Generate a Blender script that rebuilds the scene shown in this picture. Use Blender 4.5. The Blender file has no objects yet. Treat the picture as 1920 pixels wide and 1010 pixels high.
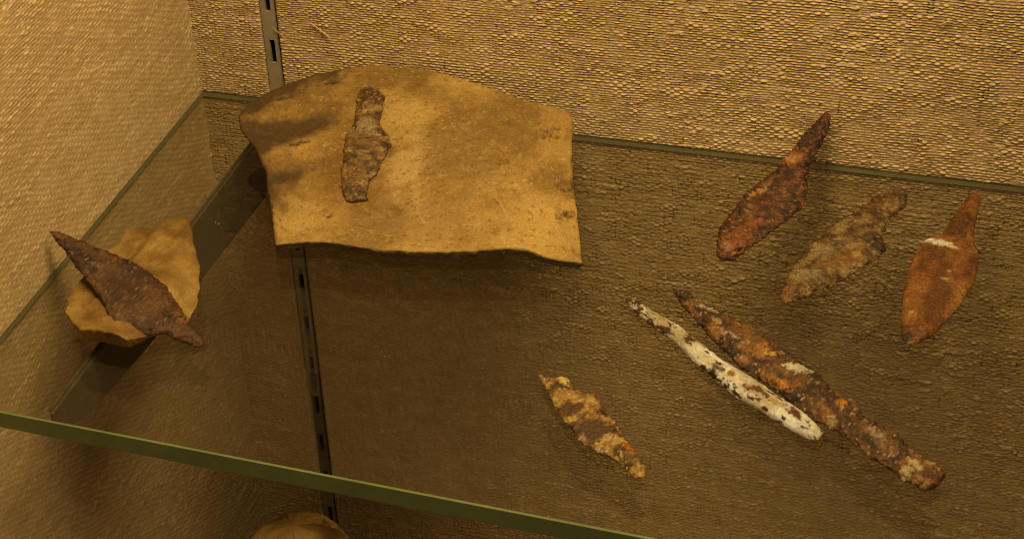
import bpy, math
import numpy as np
from mathutils import Vector, Matrix

# ---------------------------------------------------------------- camera (fitted to the photograph, millimetres -> metres)
MM = 0.001
F, CX, CY, PW, PH = 3310.15, 600.0, 505.0, 1920.0, 1010.0
CAM = np.array([427.45, -781.62, 497.88])
PITCH, YAW, ROLL = 0.619478, -0.438334, -0.115275
sp_, cp_ = math.sin(PITCH), math.cos(PITCH)
FWD = np.array([math.sin(YAW)*cp_, math.cos(YAW)*cp_, -sp_])
_r = np.array([math.cos(YAW), -math.sin(YAW), 0.0]); _u = np.cross(_r, FWD)
RGT = math.cos(ROLL)*_r + math.sin(ROLL)*_u
UPV = -math.sin(ROLL)*_r + math.cos(ROLL)*_u

scene = bpy.context.scene
COL = scene.collection
cam_d = bpy.data.cameras.new('camera'); cam = bpy.data.objects.new('camera', cam_d); COL.objects.link(cam)
cam_d.sensor_fit = 'HORIZONTAL'; cam_d.sensor_width = 36.0; cam_d.lens = F*36.0/PW
cam_d.shift_x = (PW/2-CX)/PW; cam_d.shift_y = (CY-PH/2)/PW
cam_d.clip_start = 0.01; cam_d.clip_end = 20
M3 = Matrix(((RGT[0], UPV[0], -FWD[0]), (RGT[1], UPV[1], -FWD[1]), (RGT[2], UPV[2], -FWD[2])))
cam.matrix_world = Matrix.Translation(Vector(CAM*MM)) @ M3.to_4x4()
cam_d.dof.use_dof = True; cam_d.dof.focus_distance = 0.93; cam_d.dof.aperture_fstop = 30.0
scene.camera = cam

world = bpy.data.worlds.new('World'); scene.world = world; world.use_nodes = True
world.node_tree.nodes['Background'].inputs['Color'].default_value = (1.0, 0.62, 0.26, 1)
world.node_tree.nodes['Background'].inputs['Strength'].default_value = 0.09

# the display-case lamp: a warm panel above and in front of the shelf
lamp_d = bpy.data.lights.new('case_lamp', 'AREA'); lamp_d.shape = 'RECTANGLE'
lamp_d.size = 0.36; lamp_d.size_y = 0.20; lamp_d.energy = 7.9; lamp_d.color = (1.0, 0.66, 0.26)
lamp = bpy.data.objects.new('case_lamp', lamp_d); COL.objects.link(lamp)
LP = Vector((0.34, -0.30, 0.68)); LT = Vector((0.20, -0.10, 0.0))
lamp.location = LP; lamp.rotation_euler = (LT-LP).to_track_quat('-Z', 'Y').to_euler()

vs = scene.view_settings
vs.view_transform = 'Standard'; vs.look = 'None'; vs.gamma = 1.0; vs.exposure = 0.0; vs.use_curve_mapping = False
scene.render.engine = 'CYCLES'
cy = scene.cycles
cy.use_denoising = True; cy.max_bounces = 14; cy.diffuse_bounces = 4; cy.glossy_bounces = 6
cy.transmission_bounces = 12; cy.transparent_max_bounces = 8
cy.caustics_refractive = True; cy.caustics_reflective = True; cy.blur_glossy = 0.3
cy.filter_width = 0.95; cy.use_adaptive_sampling = False; cy.sample_clamp_indirect = 3.0

# ---------------------------------------------------------------- helpers
def ray(x, y):
    d = (x-CX)/F*RGT - (y-CY)/F*UPV + FWD
    return d/np.linalg.norm(d)
def at_z(p, z): d = ray(*p); return CAM + d*(z-CAM[2])/d[2]
def at_y(p, Y): d = ray(*p); return CAM + d*(Y-CAM[1])/d[1]
def at_plane(p, O, n): d = ray(*p); return CAM + d*(((O-CAM) @ n)/(d @ n))

def _hash(ix, iy, iz):
    h = (ix.astype(np.int64)*374761393 + iy.astype(np.int64)*668265263 + iz.astype(np.int64)*2147483647) & 0xffffffff
    h = ((h ^ (h >> 13))*1274126177) & 0xffffffff
    h = ((h ^ (h >> 16))*2246822519) & 0xffffffff
    return ((h ^ (h >> 15)) & 0xffff)/32767.5 - 1.0
def noise(x, y, z=0.0):
    x, y, z = np.broadcast_arrays(np.asarray(x, float), np.asarray(y, float), np.asarray(z, float))
    fx, fy, fz = np.floor(x), np.floor(y), np.floor(z)
    a, b, c = x-fx, y-fy, z-fz
    a = a*a*a*(a*(a*6-15)+10); b = b*b*b*(b*(b*6-15)+10); c = c*c*c*(c*(c*6-15)+10)
    ix, iy, iz = fx.astype(np.int64), fy.astype(np.int64), fz.astype(np.int64)
    def L(p, q, t): return p+(q-p)*t
    o = []
    for dz in (0, 1):
        o.append(L(L(_hash(ix, iy, iz+dz), _hash(ix+1, iy, iz+dz), a), L(_hash(ix, iy+1, iz+dz), _hash(ix+1, iy+1, iz+dz), a), b))
        if dz == 0 and not np.any(c): return o[0]
    return L(o[0], o[1], c)
def fbm(P, scale, octv=4, seed=0.0, gain=0.5):
    P = np.asarray(P)/scale + seed*17.31
    s = 0; a = 1.0; t = 0
    for k in range(octv):
        s = s + a*noise(P[:, 0]*2**k, P[:, 1]*2**k, P[:, 2]*2**k); t += a; a *= gain
    return s/t*1.6
def smooth(a, b, x):
    t = np.clip((x-a)/(b-a), 0, 1); return t*t*(3-2*t)

LIGHT = np.array([1.36, 0.90, 0.345])
def base(c):                              # a colour seen under the amber lamp -> the thing's own colour
    c = np.array(c, float)/255.0
    lin = np.where(c <= 0.04045, c/12.92, ((c+0.055)/1.055)**2.4)
    pale = np.clip((c[2]/max(c[0], 1e-3)-0.38)/0.22, 0, 1)      # whitish crusts keep their blue
    return np.clip(lin/LIGHT*np.array([1.0, 0.94+0.04*pale, 0.62+0.38*pale]), 0.0, 0.85)

def mesh_obj(name, verts, faces, mat, parent=None, loc=(0, 0, 0), smooth_shade=True, cols=None):
    """verts in mm (world), stored relative to loc (mm)."""
    me = bpy.data.meshes.new(name)
    V = (np.asarray(verts, float)-np.asarray(loc, float))*MM
    if isinstance(faces, np.ndarray):
        nf, k = faces.shape
        me.vertices.add(len(V)); me.vertices.foreach_set('co', V.astype(np.float32).ravel())
        me.loops.add(nf*k); me.loops.foreach_set('vertex_index', faces.astype(np.int32).ravel())
        me.polygons.add(nf); me.polygons.foreach_set('loop_start', np.arange(0, nf*k, k, dtype=np.int32))
    else:
        me.from_pydata([tuple(v) for v in V], [], [tuple(f) for f in faces])
    me.update(calc_edges=True); me.validate()
    me.polygons.foreach_set('use_smooth', np.full(len(me.polygons), smooth_shade))
    if cols is not None:
        at = me.color_attributes.new('tint', 'FLOAT_COLOR', 'POINT')
        c4 = np.ones((len(V), 4), np.float32); c4[:, :3] = cols
        at.data.foreach_set('color', c4.ravel())
    me.materials.append(mat)
    o = bpy.data.objects.new(name, me); COL.objects.link(o)
    if parent is None: o.location = Vector(loc)*MM
    else: o.parent = parent
    return o
def empty(name, loc):
    o = bpy.data.objects.new(name, None); COL.objects.link(o); o.location = Vector(loc)*MM; o.empty_display_size = 0.01
    return o
def tag(o, label=None, cat=None, group=None, kind=None):
    for k, v in (('label', label), ('category', cat), ('group', group), ('kind', kind)):
        if v: o[k] = v
    return o

# ---------------------------------------------------------------- materials
def new_mat(name):
    m = bpy.data.materials.new(name); m.use_nodes = True
    nt = m.node_tree; return m, nt, nt.nodes['Principled BSDF']
def N(nt, t, **kw):
    n = nt.nodes.new(t)
    for k, v in kw.items(): setattr(n, k, v)
    return n
def ramp(nt, fac, stops):
    r = N(nt, 'ShaderNodeValToRGB'); nt.links.new(fac, r.inputs[0])
    el = r.color_ramp.elements
    while len(el) < len(stops): el.new(0.5)
    for e, (p, c) in zip(el, stops): e.position = p; e.color = (*c, 1)
    return r.outputs[0]
def noise_node(nt, scale, detail=4, rough=0.55):
    tc = N(nt, 'ShaderNodeTexCoord'); n = N(nt, 'ShaderNodeTexNoise')
    n.inputs['Scale'].default_value = scale; n.inputs['Detail'].default_value = detail; n.inputs['Roughness'].default_value = rough
    nt.links.new(tc.outputs['Object'], n.inputs['Vector']); return n.outputs[0]

def fabric_mat(name='burlap', yarn=True):
    m, nt, b = new_mat(name)
    big = noise_node(nt, 55, 3); fine = noise_node(nt, 900, 3)
    c1 = ramp(nt, big, [(0.3, (0.43, 0.34, 0.225)), (0.7, (0.53, 0.435, 0.30))])
    c2 = ramp(nt, fine, [(0.3, (0.78, 0.76, 0.72)), (0.72, (1.12, 1.12, 1.14))])
    mx = N(nt, 'ShaderNodeMix', data_type='RGBA', blend_type='MULTIPLY'); mx.inputs[0].default_value = 1
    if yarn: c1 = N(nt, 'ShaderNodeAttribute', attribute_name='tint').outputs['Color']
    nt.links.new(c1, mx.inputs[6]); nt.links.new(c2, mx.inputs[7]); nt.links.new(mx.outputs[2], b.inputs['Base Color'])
    b.inputs['Roughness'].default_value = 1.0; b.inputs['Specular IOR Level'].default_value = 0.0
    bp = N(nt, 'ShaderNodeBump'); bp.inputs['Strength'].default_value = 0.5; bp.inputs['Distance'].default_value = 0.0003
    nt.links.new(noise_node(nt, 2600, 2), bp.inputs['Height']); nt.links.new(bp.outputs[0], b.inputs['Normal'])
    return m
def tint_mat(name, rough=(0.55, 0.9), fine=1500, strength=0.6, spec=0.4, var=0.25, bdist=0.0004):
    m, nt, b = new_mat(name)
    at = N(nt, 'ShaderNodeAttribute', attribute_name='tint')
    fn = noise_node(nt, fine, 4, 0.65)
    c2 = ramp(nt, fn, [(0.28, (1-var*1.6,)*3), (0.75, (1+var,)*3)])
    mx = N(nt, 'ShaderNodeMix', data_type='RGBA', blend_type='MULTIPLY'); mx.inputs[0].default_value = 1
    nt.links.new(at.outputs['Color'], mx.inputs[6]); nt.links.new(c2, mx.inputs[7]); nt.links.new(mx.outputs[2], b.inputs['Base Color'])
    mr = N(nt, 'ShaderNodeMapRange'); mr.inputs[1].default_value = 0.35; mr.inputs[2].default_value = 0.65
    mr.inputs[3].default_value = rough[0]; mr.inputs[4].default_value = rough[1]
    nt.links.new(noise_node(nt, fine*0.4, 2), mr.inputs[0]); nt.links.new(mr.outputs[0], b.inputs['Roughness'])
    b.inputs['Specular IOR Level'].default_value = spec
    bp = N(nt, 'ShaderNodeBump'); bp.inputs['Strength'].default_value = strength; bp.inputs['Distance'].default_value = bdist
    nt.links.new(noise_node(nt, fine*0.7, 5, 0.7), bp.inputs['Height']); nt.links.new(bp.outputs[0], b.inputs['Normal'])
    return m
def metal_mat(name, col, rough=0.45):
    m, nt, b = new_mat(name)
    c = ramp(nt, noise_node(nt, 120, 5), [(0.3, tuple(x*0.8 for x in col)), (0.7, tuple(x*1.15 for x in col))])
    nt.links.new(c, b.inputs['Base Color']); b.inputs['Metallic'].default_value = 0.25; b.inputs['Roughness'].default_value = rough
    return m
def glass_mat():
    m, nt, b = new_mat('shelf_glass'); nt.nodes.remove(b)
    out = nt.nodes['Material Output']
    ge = N(nt, 'ShaderNodeNewGeometry'); dt = N(nt, 'ShaderNodeVectorMath', operation='DOT_PRODUCT')
    nt.links.new(ge.outputs['Incoming'], dt.inputs[0]); nt.links.new(ge.outputs['Normal'], dt.inputs[1])
    def M(op, a, bb=None):
        n = N(nt, 'ShaderNodeMath', operation=op)
        for k, v in enumerate((a, bb)):
            if v is None: continue
            if isinstance(v, (int, float)): n.inputs[k].default_value = v
            else: nt.links.new(v, n.inputs[k])
        return n.outputs[0]
    fres = M('ADD', M('MULTIPLY', M('POWER', M('SUBTRACT', 1.0, M('ABSOLUTE', dt.outputs['Value'])), 5.0), 0.96), 0.04)   # Schlick, n = 1.5
    t = N(nt, 'ShaderNodeBsdfTransparent'); t.inputs['Color'].default_value = (0.925, 0.925, 0.89, 1)
    g = N(nt, 'ShaderNodeBsdfGlossy'); g.inputs['Roughness'].default_value = 0.02; g.inputs['Color'].default_value = (1, 1, 1, 1)
    mx = N(nt, 'ShaderNodeMixShader'); nt.links.new(fres, mx.inputs[0])
    nt.links.new(t.outputs[0], mx.inputs[1]); nt.links.new(g.outputs[0], mx.inputs[2]); nt.links.new(mx.outputs[0], out.inputs['Surface'])
    return m
def edge_mat(name, c0, c1):
    m, nt, b = new_mat(name)
    c = ramp(nt, noise_node(nt, 28, 6, 0.7), [(0.32, c0), (0.68, c1)]); nt.links.new(c, b.inputs['Base Color'])
    b.inputs['Roughness'].default_value = 0.4; b.inputs['Specular IOR Level'].default_value = 0.5
    return m
FABRIC = fabric_mat(); LINEN = fabric_mat('plain_linen', False)
RUST = tint_mat('corroded_iron', rough=(0.32, 0.8), fine=950, spec=0.5, strength=1.0, var=0.42, bdist=0.0008)
CLAY = tint_mat('fired_clay', rough=(0.45, 0.9), fine=900, spec=0.4, strength=0.8, var=0.20, bdist=0.0005)
BONE = tint_mat('patinated_bone', rough=(0.45, 0.75), fine=1300, spec=0.4, strength=0.4, var=0.10)
STEEL = metal_mat('grey_painted_steel', (0.27, 0.25, 0.21))
DARK = metal_mat('dark_bracket_steel', (0.075, 0.07, 0.065), 0.35)
HOLE, _nt, _b = new_mat('recess_shade'); _b.inputs['Base Color'].default_value = (0.03, 0.024, 0.018, 1); _b.inputs['Roughness'].default_value = 0.9  # near-black colour paints the shade inside the groove and rail slots
GLASS = glass_mat()
EDGE = edge_mat('ground_glass_edge', (0.125, 0.185, 0.075), (0.20, 0.265, 0.12)); REFR_BAND = edge_mat('refracted_edge_band', (0.14, 0.155, 0.10), (0.19, 0.20, 0.14))

# ---------------------------------------------------------------- the walls: woven burlap as real relief
def weave(Ua, Va, seed, su=1.0, sv=1.0):
    Ua, Va = Ua/su, Va/sv
    pv, pu = 1.42, 2.3
    v = Va/pv + 0.45*noise(Ua/26, Va/9, seed) + 0.9*noise(Ua/160, Va/22, seed+3)
    u = Ua/pu + 0.30*noise(Ua/9, Va/45, seed+5) + 0.35*noise(Ua/60, Va/16, seed+8)
    j0 = np.floor(v); i = np.floor(u); fu = u-i-0.5
    cu = np.cos(math.pi*fu)
    best = np.full(Ua.shape, -1.0)
    wob = np.sign(cu)*np.abs(cu)**0.30
    for dj in (-1, 0, 1):
        j = j0+dj; fv = v-j-0.5 - 0.10*noise(Ua/2.4, j*2.17, seed+17)
        sgn = 1-2*((i+j) % 2)
        slub = noise(Ua/9, j*0.731, seed+11)
        tw = 0.185 + 0.08*noise(Ua/2.6, j*1.37, seed+12) + 0.36*smooth(0.45, 0.92, slub)
        p = np.sqrt(np.clip(1-(fv/tw)**2, 0, 1))
        h = np.where(np.abs(fv) < tw, 0.30*p*np.minimum(0.6+1.2*tw, 1.05) + (DASH+0.12*noise(i*0.9, j*1.1, seed+14))*sgn*wob - 0.06, -1)
        best = np.maximum(best, h)
    fv = v-j0-0.5; sgn = 1-2*((i+j0) % 2)
    tu = 0.50 + 0.07*noise(i*0.77, Va/8, seed+15)
    warp = np.where(np.abs(fu) < tu, 0.16*np.sqrt(np.clip(1-(fu/tu)**2, 0, 1))**0.6 - WARP*sgn*np.cos(math.pi*fv) - 0.10, -1)
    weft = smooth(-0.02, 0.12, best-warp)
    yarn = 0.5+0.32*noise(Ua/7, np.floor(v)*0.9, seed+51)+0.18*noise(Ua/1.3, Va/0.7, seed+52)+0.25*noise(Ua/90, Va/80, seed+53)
    best = np.maximum(np.maximum(best, warp), -0.60)
    soft = 0.58+0.42*smooth(-0.6, 0.3, noise(Ua/10, Va/7, seed+20)+0.5*noise(Ua/3.5, Va/3, seed+21))
    pill = smooth(0.66, 0.9, noise(Ua/4.2, Va/2.8, seed+40)+0.3*noise(Ua/1.1, Va/0.9, seed+43))*smooth(-0.2, 0.3, noise(Ua/40, Va/40, seed+41))
    fuzz = 0.06*noise(Ua/0.9, Va/0.6, seed+25)
    c_hi, c_lo = np.array([0.68, 0.57, 0.40]), np.array([0.37, 0.29, 0.175])  # random yarn tone, plus relief light and shade painted as pale weft, dark warp
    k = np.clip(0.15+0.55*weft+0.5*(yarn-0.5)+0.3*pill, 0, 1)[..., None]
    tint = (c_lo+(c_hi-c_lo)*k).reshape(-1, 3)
    return RELIEF*(best*soft*(1-0.6*pill) + 0.38*pill) + fuzz + 0.35*noise(Ua/70, Va/60, seed+30), tint
RELIEF, DASH, WARP = 2.0, 0.22, 0.16

def grid_faces(nr, nc):
    idx = np.arange(nr*nc).reshape(nr, nc)
    return np.stack([idx[:-1, :-1].ravel(), idx[:-1, 1:].ravel(), idx[1:, 1:].ravel(), idx[1:, :-1].ravel()], 1)
def bands(*segs):
    out = []
    for a, b, s in segs: out.append(np.arange(a, b, s))
    return np.concatenate(out+[[segs[-1][1]]])

ZR = bands((-430, -366, 4.0), (-366, -8, 0.56), (-8, 112, 0.30), (112, 420, 7.0))
def back_panel(name, x0, x1, round_l, round_r, seed, dx):
    xs = bands((x0, x1, dx))
    X, Z = np.meshgrid(xs, ZR)
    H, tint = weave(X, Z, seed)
    H = np.where((Z > 113) | (Z < -367), 0.1, H)
    Y = -H + 0.2
    r = 2.2
    if round_r:
        t = np.clip((X-(x1-r))/r, 0, 1); Y = Y + r*(1-np.sqrt(np.clip(1-t*t, 0, 1)))*1.2
    if round_l:
        t = np.clip(((x0+r)-X)/r, 0, 1); Y = Y + r*(1-np.sqrt(np.clip(1-t*t, 0, 1)))*1.2
    V = np.stack([X, Y, Z], -1).reshape(-1, 3)
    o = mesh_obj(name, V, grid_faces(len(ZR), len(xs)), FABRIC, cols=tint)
    return tag(o, kind='structure')
back = back_panel('wall_back', 51.6, 500.0, True, False, 2.0, 0.70)
back2 = back_panel('wall_back', -1.6, 43.0, False, True, 9.0, 0.62)

ys = bands((-460, -300, 5.0), (-300, 0, 0.66))
zl = bands((-430, -366, 4.0), (-366, -130, 0.85), (-130, 152, 0.46), (152, 420, 7.0))
Yg, Zg = np.meshgrid(ys, zl)
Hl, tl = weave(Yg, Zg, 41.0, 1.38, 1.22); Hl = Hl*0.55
Hl = np.where((Yg < -301) | (Zg > 153) | (Zg < -367), 0.1, Hl)
r_ = 4.0; t_ = np.clip((Yg+r_)/r_, 0, 1)
Vl = np.stack([Hl-0.4, Yg, Zg], -1).reshape(-1, 3)
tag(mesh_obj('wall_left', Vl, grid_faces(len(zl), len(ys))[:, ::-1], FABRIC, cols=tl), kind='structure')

def boxes(name, lst, mat, parent=None, loc=(0, 0, 0), bev=0.0):
    V, Fc = [], []
    for (x0, x1, y0, y1, z0, z1) in lst:
        k = len(V)
        V += [(x0, y0, z0), (x1, y0, z0), (x1, y1, z0), (x0, y1, z0), (x0, y0, z1), (x1, y0, z1), (x1, y1, z1), (x0, y1, z1)]
        Fc += [(k, k+3, k+2, k+1), (k+4, k+5, k+6, k+7), (k, k+1, k+5, k+4), (k+1, k+2, k+6, k+5), (k+2, k+3, k+7, k+6), (k+3, k, k+4, k+7)]
    o = mesh_obj(name, V, Fc, mat, parent, loc, smooth_shade=False)
    if bev:
        b = o.modifiers.new('bevel', 'BEVEL'); b.width = bev*MM; b.segments = 2; b.limit_method = 'ANGLE'
    return o
tag(boxes('wall_back_board', [(-6, 500, 9.0, 15.0, -430, 420)], HOLE), kind='structure')
tag(boxes('case_floor', [(-10, 500, -460, 9, -442, -430)], LINEN), kind='structure')

# the slotted steel rail sunk between the two burlap panels
RX0, RX1 = 43.6, 51.4
rail = empty('slotted_rail', (47.5, 4, -429.9))
tag(rail, 'grey steel slotted shelf rail sunk between burlap panels', 'shelf rail')
SX0, SX1 = 46.4, 49.6
zs = []; ztop = 54.17
z = ztop + 32*4
while z > -420: zs.append(z); z -= 32.0
lst = [(RX0, SX0, -0.3, 1.6, -429.9, 200), (SX1, RX1, -0.3, 1.6, -429.9, 200)]
prev = 200.0
for z in zs:
    zt = z+14.5
    if zt < prev: lst.append((SX0, SX1, -0.28, 1.58, zt, prev))
    prev = z
lst.append((SX0, SX1, -0.28, 1.58, -429.9, prev))
boxes('face_plate', lst, STEEL, rail, (47.5, 4, -429.9))
boxes('channel_side', [(RX0, RX0+1.2, 1.6, 8.9, -429.9, 200)], HOLE, rail, (47.5, 4, -429.9))
boxes('channel_side', [(RX1-1.2, RX1, 1.6, 8.9, -429.9, 200)], HOLE, rail, (47.5, 4, -429.9))

# the bracket arm under the glass
GT = 9.5
br = empty('shelf_bracket', (45.5, -2, -50)); tag(br, 'dark steel bracket arm carrying the glass shelf', 'bracket')
prof = [(2.6, -GT-0.6), (2.6, -50), (-40, -48), (-150, -43), (-215, -37), (-245, -32), (-260, -27), (-268, -21), (-271, -15), (-271, -GT-0.6)]
V = [(44.7, y, z) for y, z in prof] + [(46.5, y, z) for y, z in prof]
n = len(prof)
Fc = [tuple(range(n)), tuple(range(2*n-1, n-1, -1))] + [(i, (i+1) % n+0, (i+1) % n+n, i+n)[::-1] for i in range(n)]
w = mesh_obj('web', V, Fc, DARK, br, (45.5, -2, -50), smooth_shade=False)
b_ = w.modifiers.new('bevel', 'BEVEL'); b_.width = 0.4*MM; b_.segments = 2; b_.limit_method = 'ANGLE'
boxes('flange', [(43.1, 44.68, -269, -3, -GT-1.7, -GT-0.1)], DARK, br, (45.5, -2, -50), bev=0.3)

# the glass shelf
def slab():
    x0, x1, y0, y1, c, BD = 1.2, 498.0, -286.0, -1.6, 0.6, 3.9
    ring = lambda d, z: [(x0+d, y0+d, z), (x1-d, y0+d, z), (x1-d, y1-d, z), (x0+d, y1-d, z)]
    lv = [ring(c, 0.0), ring(0, -c), ring(0, -BD), ring(0, -GT+0.5), ring(0.02, -GT)]
    V = [p for r in lv for p in r]; Fq = [(0, 1, 2, 3), (19, 18, 17, 16)]; mi = [0, 0]
    for k in range(4):
        for i in range(4):
            j = (i+1) % 4
            Fq.append((4*k+i, 4*k+4+i, 4*k+4+j, 4*k+j)[::1])
            mi.append(1 if i == 0 else 2 if k < 2 else 0)      # front edge ground full height; hidden edges painted with a band imitating refraction
    o = mesh_obj('glass_shelf', V, Fq, GLASS, None, (240, -140, -GT), smooth_shade=False)
    o.data.materials.append(EDGE); o.data.materials.append(REFR_BAND); o.data.polygons.foreach_set('material_index', mi)
    return o
gl = tag(slab(), 'thick glass shelf with green front edge across the case', 'glass shelf')

# ---------------------------------------------------------------- artefacts: long bodies built ring by ring from their outlines
def frame_from(Pa, Pb, up=np.array([0, 0, 1.0])):
    e1 = (Pb-Pa); L = np.linalg.norm(e1); e1 = e1/L
    n = up-(up @ e1)*e1; n /= np.linalg.norm(n)
    e2 = np.cross(n, e1)
    return Pa, e1, e2, n, L
def span(poly, s):
    """min / max lateral extent of a closed 2-D polygon at each station s."""
    lo = np.full(len(s), np.inf); hi = np.full(len(s), -np.inf)
    m = len(poly)
    for k in range(m):
        (s0, w0), (s1, w1) = poly[k], poly[(k+1) % m]
        if abs(s1-s0) < 1e-9: continue
        t = (s-s0)/(s1-s0); ok = (t >= 0) & (t <= 1)
        ww = w0+(w1-w0)*t
        lo = np.where(ok, np.minimum(lo, ww), lo); hi = np.where(ok, np.maximum(hi, ww), hi)
    return lo, hi

def long_body(outline, fr, half_t, rough, seed, colour, step=0.45, K=64, flat=0.55, spots=(), power=1.15, ridge=0.0, jag=0.45, fleck=None, inset=0.2):
    """returns verts (nr*K), colours, ring stations 0..1, fr. colour(P, s, w, up) -> rgb"""
    O, e1, e2, nn, L = fr
    pts = [at_plane(p, O, nn)-O for p in outline]
    poly = np.array([(p @ e1, p @ e2) for p in pts])
    s0, s1 = poly[:, 0].min(), poly[:, 0].max()
    nr = int((s1-s0)/step)
    tt = np.linspace(0, 1, nr); tt = tt + 0.0
    s = s0+(s1-s0)*(0.0005+0.999*tt)
    lo, hi = span(poly, s)
    hw = np.maximum((hi-lo)/2-inset, 0.15); wc = (hi+lo)/2
    ker = np.ones(3)/3
    sv = np.stack([s, 0*s, 0*s], 1)
    lo = lo+jag*fbm(sv, 2.4, 4, seed+1, 0.7); hi = hi+jag*fbm(sv, 2.4, 4, seed+2, 0.7)
    hw = np.convolve(np.pad(hw, 1, 'edge'), ker, 'valid'); wc = np.convolve(np.pad(wc, 1, 'edge'), ker, 'valid')
    # end caps: swiftly close the first and last millimetres
    cap = np.minimum(1, np.sqrt(np.clip((s-s0)/1.2, 0, 1)))*np.minimum(1, np.sqrt(np.clip((s1-s)/1.2, 0, 1)))
    hw = hw*(0.08+0.92*cap)
    th = np.arange(K)/K*2*math.pi
    c, sn = np.cos(th), np.sin(th)
    ht = np.minimum(half_t, hw*0.62)
    ht = np.convolve(np.pad(ht, 6, 'edge'), np.ones(13)/13, 'valid')
    W = wc[:, None]+hw[:, None]*np.sign(c)*np.abs(c)**0.9
    shape = np.sign(sn)*np.abs(sn)**power
    shape = np.where(sn < 0, shape*flat, shape)
    Hh = ht[:, None]*shape
    if ridge: Hh = Hh + ridge*ht[:, None]*np.clip(1-np.abs(c)*2.2, 0, 1)*(sn > 0)
    S = np.repeat(s[:, None], K, 1)
    loc = np.stack([S, W, Hh], -1).reshape(-1, 3)
    nrm = np.stack([np.zeros_like(S), (W-wc[:, None])/np.maximum(hw[:, None], .3)*0.9, np.broadcast_to(shape, S.shape)], -1).reshape(-1, 3)
    nrm /= np.maximum(np.linalg.norm(nrm, axis=1, keepdims=True), 1e-6)
    d = 0
    for (sc, amp, kind) in rough:
        q = fbm(loc, sc, 3, seed+sc)
        if kind == 'bump': q = np.abs(q)*2-0.5
        elif kind == 'flake': q = np.floor(q*3.2)/3.2+0.25*q
        d = d + amp*q
    fade = np.repeat((0.35+0.65*np.minimum(1, hw/3.0))[:, None], K, 1).ravel()
    d = d*fade
    up = loc[:, 2] > -0.2*half_t
    col = colour(loc, (loc[:, 0]-s0)/(s1-s0), up)
    col = col*(1+0.30*fbm(loc, 1.1, 3, seed+91, 0.7))[:, None]
    grit = 0.20*fbm(loc, 0.9, 2, seed+77)
    d = d+grit*(1 if len(rough) > 2 and rough[1][1] > 0.3 else 0.4)
    if fleck is not None:  # bright specks painted as glints on the rust
        mk = smooth(0.62, 0.85, fbm(loc, 1.5, 3, seed+50)); col = col+(np.asarray(fleck)-col)*(0.8*mk)[:, None]
    for sp in spots:
        p, rad, c_, hgt = sp[:4]
        sharp = sp[4] if len(sp) > 4 else 0.35
        rel = at_plane(p, O, nn)-O; ps, pw = rel @ e1, rel @ e2
        ra, rb, ang = (rad if isinstance(rad, tuple) else (rad, rad, 0))
        ca, sa = math.cos(math.radians(ang)), math.sin(math.radians(ang))
        a = (loc[:, 0]-ps)*ca+(loc[:, 1]-pw)*sa; b = -(loc[:, 0]-ps)*sa+(loc[:, 1]-pw)*ca
        dist = np.sqrt((a/ra)**2+(b/rb)**2)+0.55*fbm(loc, max(min(ra, rb)*0.8, 0.8), 5, seed+ps, 0.65)
        mk = smooth(1+sharp*0.8, 1-sharp*0.8, dist)*up
        if sharp >= 0.4: mk = mk*smooth(-0.42, 0.06, fbm(loc, 1.5, 4, seed+ps+3, 0.65))
        if c_ is not None: col = col+(np.asarray(c_)-col)*mk[:, None]
        d = d+hgt*mk
    loc = loc+nrm*d[:, None]
    P = O+loc[:, :1]*e1+loc[:, 1:2]*e2+loc[:, 2:]*nn
    return P, np.clip(col, 0.0, 0.9), nr, K

def ring_faces(r0, r1, K, cap0, cap1):
    idx = np.arange((r1-r0)*K).reshape(r1-r0, K)
    a = idx[:-1]; b = idx[1:]
    f = np.stack([a, np.roll(a, -1, 1), np.roll(b, -1, 1), b], -1).reshape(-1, 4)
    return f
def build_long(name, label, cat, outline, fr, half_t, rough, seed, colour, mat, cut=None, parts=('blade', 'tang'), rest=None, group=None, parent=None, part_label=None, **kw):
    P, C, nr, K = long_body(outline, fr, half_t, rough, seed, colour, **kw)
    if rest is not None:
        P[:, 2] += rest-P[:, 2].min()
    if np.any(P[:, 1] > -1.3) and parent is None: P[:, 1] -= (P[:, 1].max()+1.3)
    # close both ends
    ctr = [P[:K].mean(0), P[-K:].mean(0)]
    P[:K] = ctr[0]+(P[:K]-ctr[0])*0.02; P[-K:] = ctr[1]+(P[-K:]-ctr[1])*0.02
    base_loc = np.array([P[:, 0].mean(), P[:, 1].mean(), P[:, 2].min()])
    if cut is None:
        o = mesh_obj(name, P, ring_faces(0, nr, K, 1, 1), mat, parent, base_loc if parent is None else parent['_b'], cols=C)
        if label and parent is None: tag(o, label, cat, group)
        return o, P
    k = int(nr*cut)
    root = empty(name, base_loc) if parent is None else empty(name, (0, 0, 0))
    loc0 = base_loc
    if parent is not None: root.parent = parent; loc0 = np.array(parent['_b'])
    else: tag(root, label, cat, group)
    mesh_obj(parts[0], P[:(k+1)*K], ring_faces(0, k+1, K, 1, 0), mat, root, loc0, cols=C[:(k+1)*K])
    mesh_obj(parts[1], P[k*K:], ring_faces(k, nr, K, 0, 1), mat, root, loc0, cols=C[k*K:])
    return root, P

def palette(stops, scale, seed, detail=4, streak=None, gain=0.55):
    """noise-driven colour between several measured tones"""
    pos = np.array([p for p, _ in stops]); cs = np.array([base(c) for _, c in stops])
    def fn(P, s, up):
        Q = P*np.array(streak) if streak else P
        v = fbm(Q, scale, detail, seed, gain)*0.5+0.5
        return np.stack([np.interp(v, pos, cs[:, k]) for k in range(3)], -1)
    return fn

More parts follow.
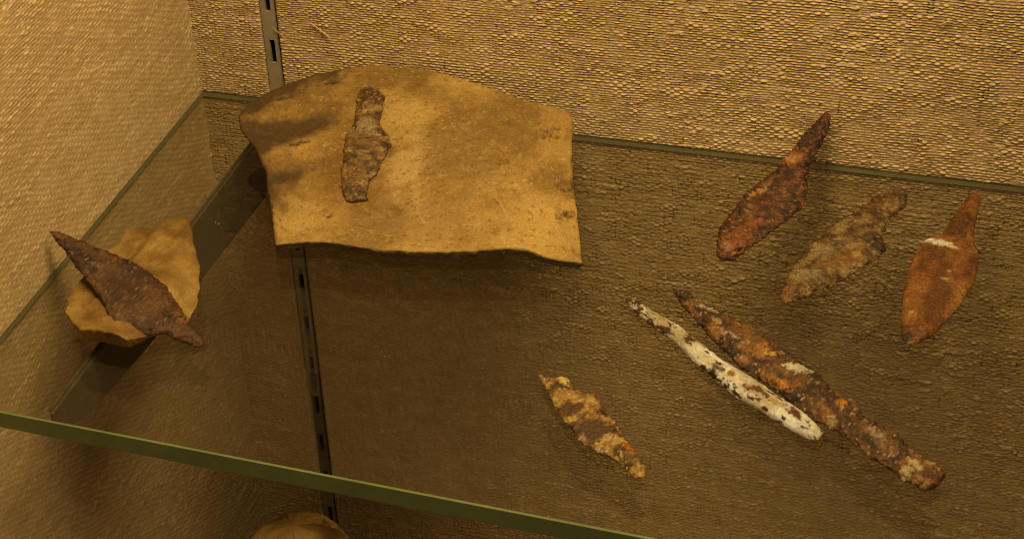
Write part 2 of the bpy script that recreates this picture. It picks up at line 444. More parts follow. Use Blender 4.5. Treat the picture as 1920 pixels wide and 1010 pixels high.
# 1. dark red arrowhead leaning on the back wall
A = at_z((1352, 481), 2.8); B = at_y((1553, 207), -5.0)
red_o = [(1345, 478), (1344, 445), (1352, 420), (1385, 375), (1400, 358), (1440, 325), (1465, 305), (1480, 288), (1505, 250), (1530, 225), (1548, 205), (1558, 208), (1556, 230), (1545, 258), (1530, 290), (1522, 312), (1514, 332), (1515, 366), (1498, 390), (1460, 420), (1420, 450), (1378, 482), (1360, 485)]
W_ = base((185, 135, 85)); OR_ = base((165, 85, 25)); DK_ = base((38, 18, 8))
red, _ = build_long('arrowhead', 'dark red rusted arrowhead leaning its tang against the burlap wall', 'arrowhead', red_o, frame_from(A, B), 3.4,
    [(9, 0.4, ''), (2.6, 0.55, 'bump'), (1.3, 0.45, '')], 3.0,
    palette([(0.15, (30, 12, 6)), (0.42, (68, 28, 10)), (0.58, (88, 40, 13)), (0.75, (110, 54, 17)), (1.0, (130, 66, 20))], 2.6, 3.3), RUST, cut=0.655, rest=0.1, fleck=base((176, 112, 52)),
    spots=[((1485, 300), 5.0, base((150, 76, 26)), 1.0), ((1488, 303), 2.0, base((175, 115, 55)), 0.2), ((1400, 440), (10, 4, 0), base((140, 66, 18)), 0.1, 0.6), ((1380, 445), 4, base((140, 72, 20)), 0.3, 0.5),
           ((1428, 360), 1.6, base((180, 110, 35)), 0.5), ((1412, 366), 1.4, base((190, 120, 40)), 0.5), ((1405, 395), (5, 2.0, 40), base((150, 98, 48)), 0.5, 0.6), ((1440, 350), (4, 1.3, 10), base((150, 102, 52)), 0.4, 0.6),
           ((1365, 465), (4, 2, 60), base((160, 110, 60)), 0.3, 0.6), ((1530, 245), (14, 5, 0), base((62, 30, 13)), 0.0, 0.5), ((1550, 213), 3, base((112, 56, 14)), 0.0, 0.5)])

# 2. grey-brown encrusted arrowhead
A = at_z((1465, 563), 3.0); B = at_z((1697, 366), 4.0)
grey_o = [(1462, 560), (1469, 532), (1485, 505), (1500, 480), (1530, 450), (1570, 420), (1600, 402), (1640, 378), (1663, 363), (1688, 353), (1703, 368), (1697, 388), (1677, 405), (1660, 425), (1655, 445), (1660, 466), (1640, 488), (1610, 505), (1580, 525), (1545, 545), (1500, 560), (1475, 570)]
build_long('arrowhead', 'grey brown arrowhead crusted with earth, between the dark red and orange ones', 'arrowhead', grey_o, frame_from(A, B), 3.6,
    [(8, 0.5, ''), (2.8, 0.5, 'bump'), (1.2, 0.40, '')], 6.0,
    palette([(0.15, (66, 36, 11)), (0.4, (102, 64, 23)), (0.55, (124, 84, 36)), (0.7, (138, 98, 46)), (1.0, (152, 114, 60))], 4.5, 6.1), RUST, cut=0.76, rest=0.1, fleck=base((170, 130, 74)),
    spots=[((1660, 385), 5, base((108, 52, 18)), 0.8, 0.5), ((1640, 390), 4, base((92, 45, 16)), 0.3, 0.5), ((1590, 490), (7, 3.5, 0), base((128, 68, 18)), 0.2, 0.6), ((1475, 555), 4, base((135, 75, 30)), 0.1, 0.5),
           ((1555, 500), 3, base((120, 66, 20)), 0.0, 0.6), ((1540, 480), 5, base((138, 110, 60)), 0.3, 0.6), ((1515, 525), 6, base((142, 112, 62)), 0.3, 0.6), ((1645, 470), 4, base((50, 32, 12)), 0.8, 0.5), ((1605, 487), 1.8, base((165, 125, 62)), 0.4),
           ((1572, 470), 3.5, base((62, 40, 14)), -0.3, 0.6), ((1570, 430), 4, base((135, 105, 45)), 0.2, 0.6), ((1690, 365), 5, base((84, 64, 34)), 0.0, 0.6)])

# 3. smooth orange leaf-shaped arrowhead
A = at_z((1702, 643), 2.4); B = at_z((1831, 362), 2.6)
or_o = [(1688, 634), (1690, 590), (1695, 540), (1705, 500), (1720, 470), (1733, 452), (1763, 441), (1780, 415), (1798, 390), (1815, 368), (1825, 361), (1838, 365), (1839, 385), (1832, 410), (1825, 438), (1829, 455), (1836, 475), (1834, 505), (1822, 540), (1800, 575), (1775, 605), (1745, 632), (1715, 646), (1700, 645)]
orc, _ = build_long('arrowhead', 'smooth orange leaf-shaped arrowhead with a white streak at its shoulder', 'arrowhead', or_o, frame_from(A, B), 3.4,
    [(14, 0.35, ''), (3, 0.16, ''), (1.2, 0.10, '')], 8.0,
    palette([(0.2, (92, 44, 10)), (0.45, (124, 66, 16)), (0.6, (134, 74, 20)), (0.85, (150, 90, 34))], 6, 8.8, streak=(0.6, 1.2, 1)), RUST, cut=0.665, rest=0.1, ridge=0.22,
    spots=[((1744, 458), (1.9, 2.6, 0), base((228, 196, 135)), 0.4, 0.25), ((1756, 464), (1.8, 3.4, 0), base((222, 188, 124)), 0.4, 0.25), ((1770, 471), (1.7, 3.2, 0), base((218, 182, 116)), 0.4, 0.25), ((1783, 477), (1.3, 2.4, 0), base((205, 165, 98)), 0.3, 0.3), ((1697, 636), 3.0, base((55, 24, 8)), -0.2), ((1735, 480), (5, 6, 0), base((92, 48, 14)), 0.0, 0.6),
           ((1800, 445), (9, 1.2, 3), base((82, 42, 12)), -0.8, 0.5), ((1812, 440), (10, 1.0, 3), base((88, 44, 12)), -0.7, 0.5), ((1790, 440), (8, 0.9, 3), base((84, 42, 12)), -0.6, 0.5),
           ((1770, 535), 1.2, base((190, 140, 80)), 0.1), ((1778, 520), 0.9, base((180, 130, 70)), 0.1), ((1708, 595), 1.0, base((190, 140, 70)), 0.1), ((1755, 560), (18, 3.5, 10), base((104, 54, 14)), -0.25, 0.6), ((1800, 410), (12, 3, 0), base((100, 52, 16)), 0, 0.6)])

# 4. white flecked bone point
A = at_z((1172, 564), 2.0); B = at_z((1540, 823), 2.5)
bone_o = [(1170, 562), (1195, 567), (1230, 590), (1275, 616), (1310, 645), (1360, 683), (1410, 713), (1460, 748), (1500, 773), (1525, 792), (1547, 814), (1532, 827), (1505, 819), (1470, 797), (1430, 770), (1385, 746), (1340, 711), (1300, 676), (1265, 641), (1240, 626), (1210, 601), (1185, 581)]
BR = base((70, 36, 10))
def bone_col(P, s, up):
    c0 = palette([(0.2, (158, 128, 74)), (0.5, (196, 168, 108)), (0.8, (214, 188, 130))], 7, 12.0, streak=(0.4, 1.6, 1))(P, s, up)
    v = fbm(P*np.array([0.55, 1.5, 1.0]), 2.6, 4, 15.0, 0.6)
    m = smooth(0.26, 0.36, v+0.25*smooth(0.22, 0.0, s)-0.05)
    g = smooth(0.2, 0.6, fbm(P*np.array([0.3, 1, 1]), 6, 3, 19.0))*(P[:, 1] < -0.5)
    c0 = c0+(base((104, 82, 50))-c0)*(0.35*g)[:, None]
    return c0+(BR-c0)*m[:, None]
bone, _ = build_long('bone_point', 'slender white bone point flecked brown beside the long rusty arrowhead', 'bone point', bone_o, frame_from(A, B), 3.9,
    [(12, 0.3, ''), (3, 0.22, ''), (1.2, 0.12, '')], 12.0, bone_col, BONE, rest=0.1, K=56, power=0.85, inset=-0.15, jag=0.25,
    spots=[((1247, 625), (3.4, 1.9, 0), base((48, 24, 8)), -0.2), ((1330, 705), (4.5, 2.0, 0), base((48, 26, 8)), -0.3), ((1293, 645), (2.5, 2.0, 40), base((72, 36, 10)), -0.1), ((1370, 713), 1.6, base((140, 78, 16)), 0.1), ((1420, 742), (3.0, 1.8, 20), base((92, 48, 14)), 0),
           ((1490, 785), (3.6, 1.8, -30), base((80, 42, 12)), -0.1), ((1345, 700), (4, 1.5, 0), base((80, 60, 34)), -0.2, 0.5), ((1404, 740), 2, base((110, 66, 24)), 0, 0.5), ((1180, 570), (5, 2, 0), base((70, 40, 14)), 0, 0.6)])

# 5. long rusty arrowhead with white and orange patches
A = at_z((1262, 543), 3.4); B = at_z((1763, 905), 3.8)
long_o = [(1260, 541), (1290, 550), (1320, 572), (1360, 596), (1420, 624), (1460, 645), (1495, 680), (1535, 704), (1560, 735), (1600, 755), (1625, 785), (1680, 820), (1702, 840), (1740, 865), (1773, 890), (1766, 906), (1740, 919), (1715, 906), (1690, 896), (1660, 873), (1620, 851), (1590, 822), (1555, 801), (1510, 776), (1470, 745), (1430, 715), (1390, 692), (1360, 660), (1330, 630), (1305, 600), (1275, 572)]
lng, _ = build_long('arrowhead', 'long rusty arrowhead with white and bright orange crusts beside the bone point', 'arrowhead', long_o, frame_from(A, B), 4.2,
    [(10, 0.5, ''), (3.0, 0.55, 'bump'), (1.3, 0.42, '')], 21.0,
    palette([(0.12, (36, 18, 6)), (0.4, (70, 36, 10)), (0.55, (94, 52, 16)), (0.7, (122, 72, 26)), (1.0, (142, 90, 36))], 4.5, 21.7, streak=(0.7, 1.1, 1)), RUST, cut=0.60, rest=0.1, fleck=base((186, 140, 84)),
    spots=[((1490, 706), (5.5, 2.6, 18), base((196, 165, 102)), 0.4, 0.2), ((1506, 704), (4, 1.5, 30), base((196, 165, 102)), 0.3, 0.25), ((1440, 676), (5.5, 3.0, 10), base((205, 150, 55)), 0.3, 0.5), ((1432, 665), 3.0, base((170, 98, 22)), 0.3, 0.5), ((1472, 732), (3.8, 1.8, 0), base((190, 108, 18)), 0.5, 0.4),
           ((1573, 768), 2.7, base((196, 112, 14)), 1.0, 0.3), ((1596, 758), 2.0, base((176, 100, 28)), 0.8, 0.4), ((1325, 588), (4.5, 1.5, 10), base((185, 145, 90)), 0.3, 0.4), ((1345, 615), (3, 1.4, 0), base((170, 125, 70)), 0.2, 0.4), ((1368, 640), (5, 1.2, 10), base((175, 135, 85)), 0.2, 0.4), ((1400, 640), (7, 3, 10), base((124, 74, 24)), 0.2, 0.6), ((1415, 675), (5, 2, 10), base((150, 85, 30)), 0.2, 0.6), ((1375, 630), (3, 2, 10), base((125, 70, 20)), 0.2, 0.6),
           ((1280, 560), (9, 3.5, 0), base((58, 30, 9)), 0.0, 0.5), ((1540, 750), (11, 5, 0), base((52, 24, 8)), -0.2, 0.5), ((1480, 670), (14, 2.2, 0), base((76, 42, 12)), 0.1, 0.5), ((1510, 690), (8, 2, 0), base((70, 36, 10)), 0.1, 0.5), ((1560, 800), 1.6, base((150, 110, 60)), 0.5), ((1640, 828), (5, 1.8, 0), base((160, 120, 75)), 0.5, 0.4),
           ((1655, 850), (5, 1.2, 0), base((150, 100, 50)), 0.4, 0.4), ((1700, 893), 2.2, base((180, 140, 75)), 0.6, 0.3), ((1715, 885), (4.0, 1.5, 0), base((180, 140, 75)), 0.6, 0.3), ((1707, 856), (3, 1.8, 0), base((170, 120, 60)), 0.5, 0.4), ((1745, 877), 2, base((165, 115, 60)), 0.4), ((1755, 900), 5, base((92, 44, 10)), 0.0, 0.4), ((1690, 850), (5, 2.5, 0), base((66, 36, 12)), 0, 0.5)])

# 6. small mottled arrowhead
A = at_z((1010, 703), 3.0); B = at_z((1203, 893), 3.0)
sm_o = [(1007, 702), (1020, 702), (1043, 712), (1062, 712), (1080, 735), (1112, 740), (1132, 765), (1160, 800), (1176, 830), (1191, 850), (1213, 880), (1208, 894), (1190, 899), (1170, 877), (1150, 861), (1115, 846), (1085, 826), (1068, 800), (1043, 770), (1024, 730)]
build_long('arrowhead', 'small mottled tan and brown arrowhead lying alone near the glass edge', 'arrowhead', sm_o, frame_from(A, B), 3.4,
    [(7, 0.4, ''), (2.6, 0.35, 'bump'), (1.2, 0.32, '')], 31.0,
    palette([(0.12, (52, 28, 8)), (0.36, (104, 64, 20)), (0.5, (146, 98, 36)), (0.65, (172, 122, 50)), (1.0, (190, 140, 66))], 4.0, 31.4), RUST, cut=0.74, rest=0.1, fleck=base((206, 160, 100)),
    spots=[((1072, 775), (5.2, 4.2, 20), base((84, 42, 10)), -0.3, 0.3), ((1112, 812), (7.0, 5.5, 10), base((80, 46, 18)), -0.4, 0.25), ((1055, 720), (3.5, 2.6, 0), base((206, 160, 72)), 0.7, 0.3), ((1178, 850), (4.0, 2.6, 0), base((176, 98, 14)), 0.6, 0.4), ((1130, 772), 1.8, base((88, 46, 12)), 0, 0.4), ((1085, 736), (2, 6, 0), base((95, 52, 14)), -0.3, 0.5),
           ((1143, 830), (3, 1.8, 30), base((182, 140, 92)), 0.3, 0.4), ((1125, 848), (4, 1.6, 0), base((168, 122, 74)), 0.2, 0.5), ((1092, 830), (3, 1.5, 0), base((180, 136, 84)), 0.2, 0.5), ((1190, 886), 2.0, base((165, 115, 42)), 0.4), ((1165, 858), (5, 3, 0), base((76, 46, 16)), 0, 0.5), ((1190, 865), 3, base((92, 66, 36)), 0, 0.5), ((1013, 706), 2.5, base((140, 100, 60)), 0, 0.5)])

# ---------------------------------------------------------------- sherds: flat fragments with broken sides
def sherd(outline, O, e1, e2, nn, thick, relief, colour, seed, nseg=300, rings=90, jag=0.5, under=0.93, ctr_px=None):
    pts = [at_plane(p, O, nn)-O for p in outline]
    poly = np.array([(p @ e1, p @ e2) for p in pts])
    seg = np.linalg.norm(np.roll(poly, -1, 0)-poly, axis=1); cum = np.concatenate([[0], np.cumsum(seg)])
    t = np.linspace(0, cum[-1], nseg, endpoint=False)
    cl = np.vstack([poly, poly[:1]])
    ox = np.interp(t, cum, cl[:, 0]); oy = np.interp(t, cum, cl[:, 1])
    c = poly.mean(0) if ctr_px is None else np.array([(at_plane(ctr_px, O, nn)-O) @ e1, (at_plane(ctr_px, O, nn)-O) @ e2])
    dirv = np.stack([ox-c[0], oy-c[1]], 1); dl = np.linalg.norm(dirv, axis=1, keepdims=True)
    P3 = np.stack([ox, oy, np.zeros_like(ox)], 1)
    j = jag*fbm(P3, 4.0, 4, seed)
    bx = np.stack([ox, oy], 1)+dirv/dl*j[:, None]
    R = 1-(1-np.linspace(0, 1, rings))**1.25
    R = R[1:]
    top = c+R[:, None, None]*(bx-c)[None]
    tx, ty = top[..., 0].ravel(), top[..., 1].ravel()
    edge = np.repeat((1-R)[:, None]*dl.ravel()[None].mean(), nseg, 1).ravel()
    edge = ((1-R)[:, None]*dl.ravel()[None, :]).ravel()
    h, cl_ = relief(tx, ty, edge), None
    h = h-0.9*np.exp(-edge/0.7)
    L = [np.stack([tx, ty, h], 1)]
    hb = h[-nseg:]
    side_n = 7
    for k in range(1, side_n+1):
        f = k/side_n
        sc = 1-(1-under)*f**1.3
        pk = c+(bx-c)*sc
        q = np.stack([pk[:, 0], pk[:, 1], np.full(nseg, -thick*f)], 1)
        q[:, :2] += (dirv/dl)*(0.7*fbm(q, 2.2, 3, seed+4))[:, None]*(1 if k < side_n else 0.5)
        q[:, 2] = hb*(1-f)-thick*f
        L.append(q)
    allv = np.vstack([[[c[0], c[1], relief(np.array([c[0]]), np.array([c[1]]), np.array([50.0]))[0]]]]+L+[[[c[0], c[1], -thick]]])
    cols = colour(allv)
    nr = len(R)+side_n
    F4 = []
    idx = 1+np.arange(nr*nseg).reshape(nr, nseg)
    a, b = idx[:-1], idx[1:]
    quads = np.stack([a, b, np.roll(b, -1, 1), np.roll(a, -1, 1)], -1).reshape(-1, 4)
    faces = [tuple(x) for x in quads.tolist()]
    last = len(allv)-1
    faces += [(0, idx[0, i], idx[0, (i+1) % nseg]) for i in range(nseg)]
    faces += [(last, idx[-1, (i+1) % nseg], idx[-1, i]) for i in range(nseg)]
    Pw = O+allv[:, :1]*e1+allv[:, 1:2]*e2+allv[:, 2:]*nn
    return Pw, [tuple(int(v) for v in f) for f in faces], np.clip(cols, 0, 0.9)

# 7. the big ochre sherd leaning on the wall with an arrowhead fused to it
b0 = at_z((515, 455), 5.7); b1 = at_z((1090, 490), 5.7); tp = at_y((700, 119), -4.0)
e1 = (b1-b0)/np.linalg.norm(b1-b0); g_ = tp-b0; nn = np.cross(e1, g_); nn /= np.linalg.norm(nn)
e2 = np.cross(nn, e1)
SO, S1, S2, SN = b0, e1, e2, nn
sh_o = [(446, 214), (452, 198), (470, 183), (500, 165), (540, 148), (590, 133), (640, 123), (690, 119), (733, 121), (741, 129), (751, 128), (757, 123), (800, 130), (850, 143), (900, 158), (950, 175), (1000, 190), (1040, 200), (1070, 210), (1075, 225), (1072, 260), (1072, 300), (1076, 345), (1082, 390), (1087, 440), (1092, 490), (1060, 487), (1020, 479), (985, 466), (950, 465), (900, 468), (850, 472), (800, 472), (740, 468), (715, 469), (680, 462), (640, 455), (600, 450), (560, 451), (515, 456), (512, 430), (508, 395), (500, 350), (497, 315), (485, 290), (478, 270), (462, 252), (450, 235)]
def s_loc(p): r = at_plane(p, SO, SN)-SO; return np.array([r @ S1, r @ S2])
def mk_spot(x, y, p, ra, rb, ang=0, sharp=0.4, wob=0.35, seed=1.0):
    q = s_loc(p); ca, sa = math.cos(math.radians(ang)), math.sin(math.radians(ang))
    a = (x-q[0])*ca+(y-q[1])*sa; b = -(x-q[0])*sa+(y-q[1])*ca
    d = np.sqrt((a/ra)**2+(b/rb)**2)+wob*fbm(np.stack([x, y, 0*x], 1), max(min(ra, rb)*0.8, 1.0), 4, seed+q[0])
    return smooth(1+sharp, 1-sharp, d)
FLK = [((625, 150), 4, 2, 20), ((1030, 250), 6, 5, 0), ((1062, 345), 4, 4, 0), ((860, 205), 6, 4, 20), ((955, 228), 2.5, 2.5, 0), ((805, 160), 2.5, 1.5, 0), ((530, 180), 4, 1.4, 20), ((785, 300), 3.5, 2, 30), ((560, 265), 5, 1.4, 20), ((735, 400), 6, 3.5, 20), ((612, 400), 4, 2, -30), ((1060, 400), 4, 3, 10)]
def sherd_relief(x, y, edge):
    P = np.stack([x, y, 0*x], 1)
    h = 0.55*fbm(P, 34, 3, 51)+0.26*fbm(P, 7, 4, 52)+0.20*fbm(P, 1.9, 3, 53)
    q = s_loc((560, 300)); u = (x-q[0])*math.cos(1.05)+(y-q[1])*-math.sin(1.05)*-1
    wv = np.sin(((x-q[0])*-0.55+(y-q[1])*0.83)/5.6+0.9*fbm(P, 22, 2, 55))
    h = h+0.6*wv*smooth(30, 2, x-q[0])*smooth(-22, 4, y-q[1])
    for k, (p, ra, rb, an) in enumerate(FLK):
        m = mk_spot(x, y, p, ra, rb, an, 0.25, 0.6, 60+k)
        h = h-0.85*m+0.8*m*fbm(P, 1.6, 3, 70+k)
    h = h+1.0*mk_spot(x, y, (1062, 345), 2.2, 2.2, 0, 0.5, 0.3)
    h = h+1.2*mk_spot(x, y, (715, 370), 8, 4, 30, 0.6, 0.4)*0.7
    h = h-0.0004*((x-75)**2)*0.6
    return h
def sherd_col(V):
    x, y, z = V[:, 0], V[:, 1], V[:, 2]
    P = np.stack([x, y, 0*x], 1)
    v = fbm(P, 26, 5, 81, 0.6)*0.5+0.5
    cs = np.array([base(c) for c in ((126, 86, 32), (148, 104, 42), (160, 115, 49), (172, 127, 58))])
    c = np.stack([np.interp(v, [0.2, 0.45, 0.6, 0.85], cs[:, k]) for k in range(3)], -1)
    def mix(col, m, k=1.0):
        nonlocal c
        c = c+(base(col)-c)*(m*k)[:, None]
    mix((128, 88, 38), mk_spot(x, y, (850, 300), 34, 26, 0, 0.7, 0.5, 5), 0.75)
    mix((138, 98, 46), mk_spot(x, y, (800, 410), 36, 16, 0, 0.7, 0.5, 6), 0.6)
    mix((112, 70, 22), mk_spot(x, y, (640, 330), 14, 24, 0, 0.7, 0.4, 7), 0.7)  # dark stain that paints in the fused arrowhead's shadow to its left
    mix((196, 150, 80), mk_spot(x, y, (755, 320), 9, 18, 0, 0.8, 0.8, 8), 0.5)
    mix((186, 136, 60), mk_spot(x, y, (1000, 420), 24, 18, 0, 0.7, 0.5, 9), 0.5)
    mix((120, 74, 20), mk_spot(x, y, (1062, 347), 3, 3, 0, 0.5, 0.4, 10), 0.8)
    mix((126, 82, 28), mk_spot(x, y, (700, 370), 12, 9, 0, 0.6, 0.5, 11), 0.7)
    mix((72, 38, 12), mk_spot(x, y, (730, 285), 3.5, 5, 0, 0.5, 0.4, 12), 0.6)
    mix((118, 78, 30), mk_spot(x, y, (540, 195), 16, 2.5, 25, 0.7, 0.6, 14), 0.55)
    mix((128, 86, 34), mk_spot(x, y, (530, 330), 14, 5, 30, 0.7, 0.5, 15), 0.5)
    mix((138, 92, 34), mk_spot(x, y, (590, 250), 20, 3.5, 30, 0.7, 0.5, 16), 0.5)
    c = c*(1.14+0.14*fbm(P, 4.5, 5, 88, 0.7))[:, None]
    sp = smooth(0.5, 0.8, fbm(P, 2.0, 3, 91)); mix((188, 142, 74), sp, 0.35)
    for kk, (p, ra, rb, an) in enumerate(FLK):
        mix((122, 78, 28), mk_spot(x, y, p, ra*1.1, rb*1.1, an, 0.5, 0.9, 60+kk)*smooth(-0.3, 0.3, fbm(P, 1.8, 3, 64)), 0.6)
    sp = smooth(0.46, 0.7, fbm(P, 2.0, 3, 95)); mix((104, 66, 22), sp, 0.55)
    sp = smooth(0.88, 1.05, fbm(P, 1.3, 3, 96)+0.25*fbm(P, 20, 2, 89)); mix((210, 164, 94), sp, 0.7)  # tiny highlights painted into the clay colour as pale specks
    for (pa, pb, wd) in (((765, 353), (850, 325), 0.35), ((780, 395), (800, 430), 0.4), ((855, 425), (900, 420), 0.4), ((930, 370), (955, 410), 0.35), ((905, 328), (945, 322), 0.3)):
        a = s_loc(pa); b = s_loc(pb); d = b-a; t = np.clip(((x-a[0])*d[0]+(y-a[1])*d[1])/(d @ d), 0, 1)
        dist = np.hypot(x-a[0]-t*d[0], y-a[1]-t*d[1])+0.25*np.abs(fbm(P, 1.5, 2, 99))
        mix((200, 155, 88), smooth(wd+0.3, wd*0.4, dist)*smooth(-0.4, 0.3, fbm(P, 3, 2, 98)), 0.55)
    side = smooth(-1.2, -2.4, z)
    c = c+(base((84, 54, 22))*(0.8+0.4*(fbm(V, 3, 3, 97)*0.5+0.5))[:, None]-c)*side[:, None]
    return c
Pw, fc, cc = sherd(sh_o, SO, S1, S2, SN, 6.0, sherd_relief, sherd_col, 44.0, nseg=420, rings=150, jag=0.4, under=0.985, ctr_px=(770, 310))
if Pw[:, 1].max() > -1.2: Pw[:, 1] -= Pw[:, 1].max()+1.2
Pw[:, 2] += 0.1-Pw[:, 2].min()
sh_loc = np.array([Pw[:, 0].mean(), Pw[:, 1].mean(), Pw[:, 2].min()])
sh = empty('pottery_sherd', sh_loc); sh['_b'] = [float(v) for v in sh_loc]
tag(sh, 'large ochre pottery sherd with an arrowhead fused to its face, leaning on wall', 'pottery sherd')
mesh_obj('sherd_body', Pw, fc, CLAY, sh, sh_loc, cols=cc)

A = at_plane((670, 382), SO+SN*0.4, SN); B = at_plane((697, 165), SO+SN*0.4, SN)
fu_o = [(651, 379), (642, 362), (640, 330), (644, 290), (648, 258), (664, 232), (667, 200), (674, 168), (700, 163), (723, 183), (718, 210), (711, 230), (726, 252), (733, 272), (724, 290), (716, 305), (708, 325), (695, 340), (690, 360), (688, 377)]
fo, _ = build_long('fused_arrowhead', None, None, fu_o, frame_from(A, B, SN), 3.0, [(6, 0.5, ''), (2.4, 0.5, 'bump'), (1.2, 0.35, '')], 61.0,
    palette([(0.15, (66, 38, 12)), (0.4, (112, 72, 25)), (0.55, (136, 91, 36)), (0.7, (156, 108, 48)), (1.0, (174, 126, 62))], 3.6, 61.5), RUST, cut=0.72, parent=sh, fleck=base((180, 136, 78)), K=56, step=0.4,
    spots=[((695, 185), (7, 8, 0), base((82, 46, 12)), -0.6, 0.4), ((690, 245), (6, 5, 0), base((160, 122, 72)), 0.3, 0.5), ((672, 270), (4, 6, 0), base((128, 84, 32)), 0.5, 0.5), ((700, 278), (4, 4, 0), base((110, 68, 24)), 0.5, 0.5), ((700, 318), (6, 2.2, -30), base((68, 50, 28)), -0.8, 0.4), ((675, 362), (5, 7, 0), base((76, 54, 28)), -0.3, 0.5),
           ((668, 330), (5, 4, 0), base((142, 94, 36)), 0.5, 0.4), ((655, 345), (3, 6, 0), base((120, 74, 24)), 0.2, 0.5), ((678, 298), (1.2, 9, 15), base((60, 32, 10)), -1.0, 0.5)])
fo['label'] = 'mottled brown iron arrowhead fused to the sherd'

# 8. the stone-coloured sherd under the left arrowhead
TZ = 9.0
O8 = at_z((250, 530), TZ); E1, E2, N8 = np.array([1.0, 0, 0]), np.array([0, 1.0, 0]), np.array([0, 0, 1.0])
st_o = [(237, 419), (270, 417), (310, 418), (352, 414), (360, 430), (364, 455), (371, 485), (372, 512), (366, 540), (358, 560), (346, 579), (305, 600), (262, 622), (236, 634), (215, 630), (185, 622), (150, 621), (138, 610), (124, 590), (128, 562), (140, 538), (165, 512), (195, 468), (222, 445)]
def st_relief(x, y, edge):
    P = np.stack([x, y, 0*x], 1)
    h = 0.8*fbm(P, 22, 3, 101)+0.3*fbm(P, 6, 4, 102)+0.12*fbm(P, 1.6, 3, 103)
    f1 = at_z((180, 560), TZ)-O8; f2 = at_z((188, 618), TZ)-O8     # facet ridge on the lower lobe
    d = f2-f1; dist = ((x-f1[0])*d[1]-(y-f1[1])*d[0])/np.hypot(d[0], d[1])
    h = h-0.35*np.clip(-dist, 0, 12)*smooth(6, -2, x-f1[0])
    r1 = at_z((340, 470), TZ)-O8
    h = h-0.45*np.clip(x-r1[0], 0, 20)
    return h
def st_col(V):
    P = V.copy(); P[:, 2] *= 0.3
    v = fbm(P, 13, 5, 111, 0.6)*0.5+0.5
    cs = np.array([base(c) for c in ((112, 72, 24), (138, 94, 36), (152, 108, 45), (166, 122, 56))])
    c = np.stack([np.interp(v, [0.2, 0.45, 0.6, 0.85], cs[:, k]) for k in range(3)], -1)
    m = smooth(0.3, 0.6, fbm(P*np.array([1.5, 0.4, 1]), 8, 3, 115))
    c = c+(base((146, 94, 26))-c)*(0.5*m)[:, None]
    return c
Pw, fc, cc = sherd(st_o, O8, E1, E2, N8, 10.5, st_relief, st_col, 120.0, nseg=260, rings=70, jag=0.6, under=0.9, ctr_px=(255, 530))
Pw[:, 2] += 0.1-Pw[:, 2].min()
sloc = np.array([Pw[:, 0].mean(), Pw[:, 1].mean(), 0.1])
tag(mesh_obj('pottery_sherd', Pw, fc, CLAY, None, sloc, cols=cc), 'small pale tan sherd propping up the dark brown arrowhead', 'pottery sherd')

# 9. dark brown arrowhead resting on that sherd, tang on the glass
A = at_z((94, 431), 25.5); B = at_z((381, 641), 2.6)
lf_o = [(91, 429), (110, 429), (150, 446), (200, 467), (240, 481), (280, 504), (315, 534), (336, 570), (345, 585), (354, 605), (372, 615), (385, 641), (370, 647), (340, 638), (310, 621), (285, 624), (250, 617), (215, 602), (198, 575), (184, 550), (155, 515), (125, 475), (100, 445)]
build_long('arrowhead', 'dark brown pointed arrowhead lying across the small tan sherd', 'arrowhead', lf_o, frame_from(A, B), 3.2,
    [(12, 0.5, ''), (3.4, 0.45, 'flake'), (1.4, 0.25, '')], 71.0,
    palette([(0.15, (42, 20, 8)), (0.42, (70, 35, 13)), (0.6, (84, 45, 18)), (0.75, (98, 58, 26)), (1.0, (104, 62, 28))], 5.0, 71.3, streak=(0.6, 1.2, 1)), RUST, cut=0.84, rest=0.1, fleck=base((150, 104, 60)), flat=0.5, power=1.0,
    spots=[((340, 602), 4.2, base((128, 70, 28)), 0.8, 0.4), ((275, 585), (7, 3, 10), base((100, 62, 28)), 0.3, 0.5), ((300, 560), (6, 3, 40), base((104, 58, 24)), 0.2, 0.5), ((180, 500), (4, 2, 10), base((118, 84, 46)), 0.2, 0.5), ((110, 440), (5, 1.6, 10), base((118, 72, 32)), 0.1, 0.5), ((230, 545), (9, 4, 0), base((62, 30, 11)), -0.2, 0.5), ((360, 628), (5, 4, 0), base((84, 48, 22)), 0.5, 0.5), ((165, 470), (12, 2.4, 0), base((84, 44, 16)), 0.2, 0.6)])

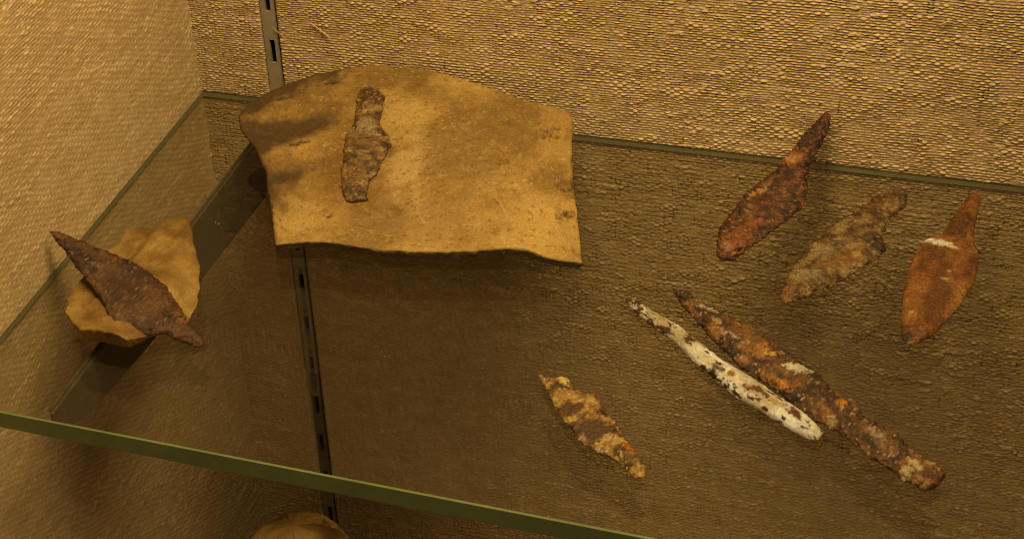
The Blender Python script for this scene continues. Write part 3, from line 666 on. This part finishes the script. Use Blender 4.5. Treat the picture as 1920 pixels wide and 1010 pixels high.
# 10. clay vessel on the case floor, below the shelf
vc = at_y((556, 1040), -95.0); top_z = at_y((556, 957), -95.0)[2]-13.0
def vessel():
    K, nr = 120, 90
    t = np.linspace(0, 1, nr)
    H = top_z+430
    prof_z = -429.9+H*t
    rad = 47*np.sqrt(np.clip(1-((t-0.50)/0.5)**2, 0, 1))**0.85
    rad = np.maximum(rad, np.where(t < 0.1, 20, 0.3))
    th = np.arange(K)/K*2*math.pi
    X = rad[:, None]*np.cos(th); Y = rad[:, None]*np.sin(th); Z = np.repeat(prof_z[:, None], K, 1)
    P = np.stack([X, Y, Z], -1).reshape(-1, 3)
    n_ = P.copy(); n_[:, 2] = 0; n_ /= np.maximum(np.linalg.norm(n_, axis=1, keepdims=True), 1e-3)
    rr = np.hypot(P[:, 0], P[:, 1])
    d = 1.6*fbm(P, 30, 3, 131)+0.5*fbm(P, 8, 3, 132)-2.2*smooth(0.16, 0.0, np.abs(fbm(P, 22, 4, 133)))
    P = P+n_*(d*smooth(0, 14, rr))[:, None]; P[:, 2] += (0.8*fbm(P, 18, 3, 134)-2.0*smooth(0.16, 0.0, np.abs(fbm(P, 22, 4, 133))))*smooth(-400, -340, P[:, 2])
    v = fbm(P, 16, 5, 137)*0.5+0.5
    cs = np.array([base(c) for c in ((106, 68, 26), (158, 108, 46), (190, 140, 70))])
    C = np.stack([np.interp(v, [0.25, 0.5, 0.8], cs[:, k]) for k in range(3)], -1)
    cr = smooth(0.09, 0.0, np.abs(fbm(P, 22, 4, 133))); C = C+(base((84, 48, 16))-C)*(0.9*cr)[:, None]
    P[:, 2] = np.maximum(P[:, 2], -429.9)
    P[:, 0] += vc[0]; P[:, 1] += vc[1]
    return P, C, nr, K
P, C, nr, K = vessel()
tag(mesh_obj('clay_vessel', P, ring_faces(0, nr, K, 1, 1), CLAY, None, (vc[0], vc[1], -429.9), cols=C), 'rounded pale clay vessel with cracks, below the glass shelf', 'clay vessel')

# ---------------------------------------------------------------- small details
def tube(name, pts, r, mat, parent, loc=(0, 0, 0), cols=None):
    pts = np.array(pts, float); K = 6; V = []
    for i, p in enumerate(pts):
        t = pts[min(i+1, len(pts)-1)]-pts[max(i-1, 0)]; t /= np.linalg.norm(t)
        a = np.cross(t, [0, 1, 0.2]); a /= np.linalg.norm(a); b = np.cross(t, a)
        rr = r*(0.5 if i in (0, len(pts)-1) else 1)
        V += [p+rr*(math.cos(k*math.pi/3)*a+math.sin(k*math.pi/3)*b) for k in range(K)]
    return mesh_obj(name, V, ring_faces(0, len(pts), K, 1, 1), mat, parent, loc)
def on_wall(px, out=1.0):
    return [at_y(p, -out) for p in px]
tube('loose_thread', on_wall([(580, 42), (590, 49), (600, 57), (612, 66), (621, 76)], 1.4), 0.42, LINEN, back)
tube('loose_thread', on_wall([(512, 52), (517, 58), (524, 63), (531, 68)], 1.2), 0.2, LINEN, back)
tube('loose_thread', on_wall([(1762, 48), (1770, 44), (1778, 40), (1786, 42)], 2.0), 0.4, LINEN, back)

rng = np.random.default_rng(5)
V, Fq = [], []
specks = [(716, 659), (1445, 503), (722, 668), (410, 420), (404, 417), (388, 352), (1142, 675), (905, 690), (1240, 560), (1880, 905)] + [(rng.uniform(600, 1900), rng.uniform(420, 900)) for _ in range(25)]
for k, p in enumerate(specks):
    c = at_z(p, 0.25); r = 0.45 if k < 10 else 0.16
    for dx, dy, dz in ((1, 0, 0), (-1, 0, 0), (0, 1, 0), (0, -1, 0), (0, 0, .6), (0, 0, -.4)):
        V.append(c+r*np.array([dx, dy, dz])*rng.uniform(0.5, 1.2))
    b = 6*k
    Fq += [(b, b+2, b+4), (b+2, b+1, b+4), (b+1, b+3, b+4), (b+3, b, b+4), (b+2, b, b+5), (b+1, b+2, b+5), (b+3, b+1, b+5), (b, b+3, b+5)]
tag(mesh_obj('dust', V, Fq, LINEN), 'pale dust specks scattered on the glass shelf', 'dust', kind='stuff')
